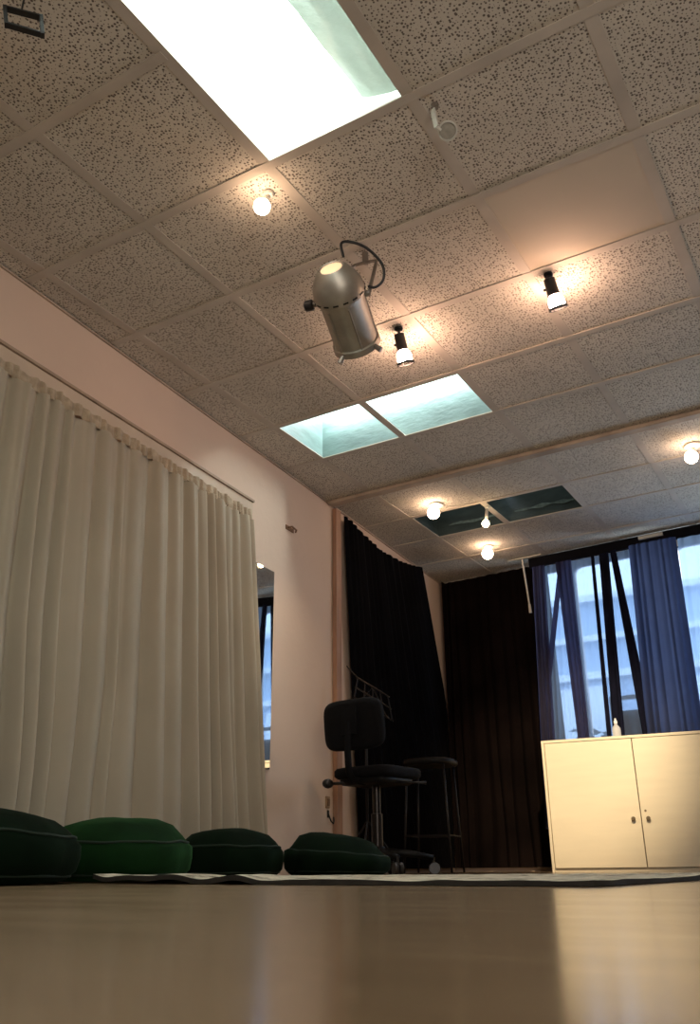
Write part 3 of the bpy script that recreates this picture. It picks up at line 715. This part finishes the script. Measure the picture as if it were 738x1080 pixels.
m = MB(); m.lathe([(.018, 0), (.024, .005), (.022, .035), (.014, .04)], align(mid - side * .122, -side), n=14); m.build('clamp_knob', M['black'], t, smooth=True, angle=40)
ra = A @ Vector((.02, .05, .03)); up = Vector((0, 0, 1))
c_pts = [P0 + Vector((.04, .03, .06)), P0 + Vector((.03, .03, .13)), P0 + Vector((.06, .06, .145)), P0 + Vector((.11, .10, .12)), P0 + Vector((.15, .15, .06)), P0 + Vector((.145, .17, .0)), P0 + Vector((.11, .165, -.03)), P0 + Vector((.085, .14, -.03))]
sm = []
for i in range(len(c_pts) - 1):
    p_ = [c_pts[max(0, i - 1)], c_pts[i], c_pts[i + 1], c_pts[min(len(c_pts) - 1, i + 2)]]
    for k_ in range(6):
        u = k_ / 6; sm.append(.5 * ((2 * p_[1]) + (p_[2] - p_[0]) * u + (2 * p_[0] - 5 * p_[1] + 4 * p_[2] - p_[3]) * u * u + (3 * p_[1] - p_[0] - 3 * p_[2] + p_[3]) * u ** 3))
m = MB(); m.tube([p - PM for p in sm], .006, n=8); m.build('cable', M['black'], t, smooth=True)

# unlit white spotlight on an arm
t = thing('ceiling_spotlight', 'small unlit white spotlight with round head right of the large skylight', 'lamp', (-.905, 2.12, CZ))
O = Vector((-.905, 2.12, CZ))
m = MB(); m.lathe([(.014, -.004), (.012, -.02)], n=12); m.build('mount', M['metal_dark'], t)
m = MB(); a, b = Vector((-.912, 2.115, 2.475)) - O, Vector((-.908, 2.130, 2.405)) - O
dd = (b - a).normalized(); m.box((a + b) / 2, (.020, .006, (b - a).length), rot=Vector((0, 0, 1)).rotation_difference(dd).to_matrix()); m.tube([b, Vector((-.898, 2.142, 2.395)) - O], .006, n=8); m.build('arm', M['white_paint'], t)
rc = Vector((-.885, 2.17, 2.41)) - O; vd = (Vector((0, 0, .045)) - (rc + O)).normalized(); q_ = (vd + Vector((.15, -.1, -.55))).normalized()
B = align(rc, q_)
m = MB(); m.lathe([(.010, -.045), (.022, -.035), (.031, -.008), (.034, 0), (.034, .006), (.029, .007), (.028, 0)], B, n=28, cap1=False); m.build('head', M['white_paint'], t, smooth=True, angle=40)
m = MB(); m.lathe([(.0278, .001), (.02, .0025), (.003, .004)], B, n=24, cap0=False); m.build('lens', M['lens'], t, smooth=True)

# empty black frame on a wire
t = thing('lamp_bracket', 'empty black rectangular metal bracket hanging from the ceiling', 'bracket', (-1.80, 1.10, CZ))
O = Vector((-1.80, 1.10, CZ)); q1, q2, q3, q4 = [Vector(v) - O for v in ((-1.797, 1.053, 2.40), (-1.731, 1.13, 2.40), (-1.732, 1.145, 2.345), (-1.795, 1.066, 2.345))]
m = MB()
ex = (q2 - q1).normalized(); dep = ex.cross(Vector((0, 0, 1))).normalized()
def bar(a, b, w, dth):
    d = (b - a).normalized(); n_ = d.cross(dep).normalized(); rm = Matrix((n_, dep, d)).transposed(); m.box((a + b) / 2, (w, dth, (b - a).length + w * .6), rot=rm)
bar(q1, q2, .006, .02); bar(q2, q3, .011, .02); bar(q3, q4, .006, .02); bar(q4, q1, .011, .02)
m.build('frame', M['black'], t)
m = MB(); tp = q1.lerp(q2, .45); m.tube([tp + Vector((0, 0, .002)), tp + Vector((.001, 0, .05)), Vector((tp.x + .002, tp.y, -.003))], .003, n=6); m.build('hanger', M['black'], t)

# ------------------------------------------------------------------ light, world, camera
w = bpy.data.worlds.new('sky'); scene.world = w; w.use_nodes = True
bg = w.node_tree.nodes['Background']; bg.inputs['Color'].default_value = (.74, .87, 1.0, 1); bg.inputs['Strength'].default_value = 2.8
def area(name, loc, target, sx, sy, power, col):
    li = bpy.data.lights.new(name, 'AREA'); li.shape = 'RECTANGLE'; li.size = sx; li.size_y = sy; li.energy = power; li.color = col
    o = bpy.data.objects.new(name, li); COL.objects.link(o); o.location = loc; o.rotation_euler = (Vector(target) - Vector(loc)).to_track_quat('-Z', 'Y').to_euler(); return o
area('room_fill', (1.7, -1.0, 1.2), (-1.0, 3.2, 2.3), 1.4, 1.2, 44, (1.0, .92, .84))
area('window_fill', (.35, 7.75, 1.3), (-1.2, 5.4, 2.5), 1.6, 1.2, 95, (.62, .80, 1.0))  # added lamp outside the unseen windows, throws cool light on the far ceiling

cam = bpy.data.cameras.new('camera'); co = bpy.data.objects.new('camera', cam); COL.objects.link(co); scene.camera = co
F = 922.0; cam.sensor_fit = 'VERTICAL'; cam.sensor_height = 24.0; cam.lens = 24.0 * F / 1080; cam.clip_start = .005
fw = Vector((-0.47494817, 0.79515445, 0.37703267)); rt = Vector((0.85644105, 0.51615372, -0.00969897)); up = Vector((0.20231899, -0.31829975, 0.92614918))
co.matrix_world = Matrix(((rt.x, up.x, -fw.x, 0), (rt.y, up.y, -fw.y, 0), (rt.z, up.z, -fw.z, .040), (0, 0, 0, 1)))
scene.view_settings.view_transform = 'Standard'; scene.view_settings.look = 'None'; scene.view_settings.exposure = 0.30; scene.view_settings.gamma = 1
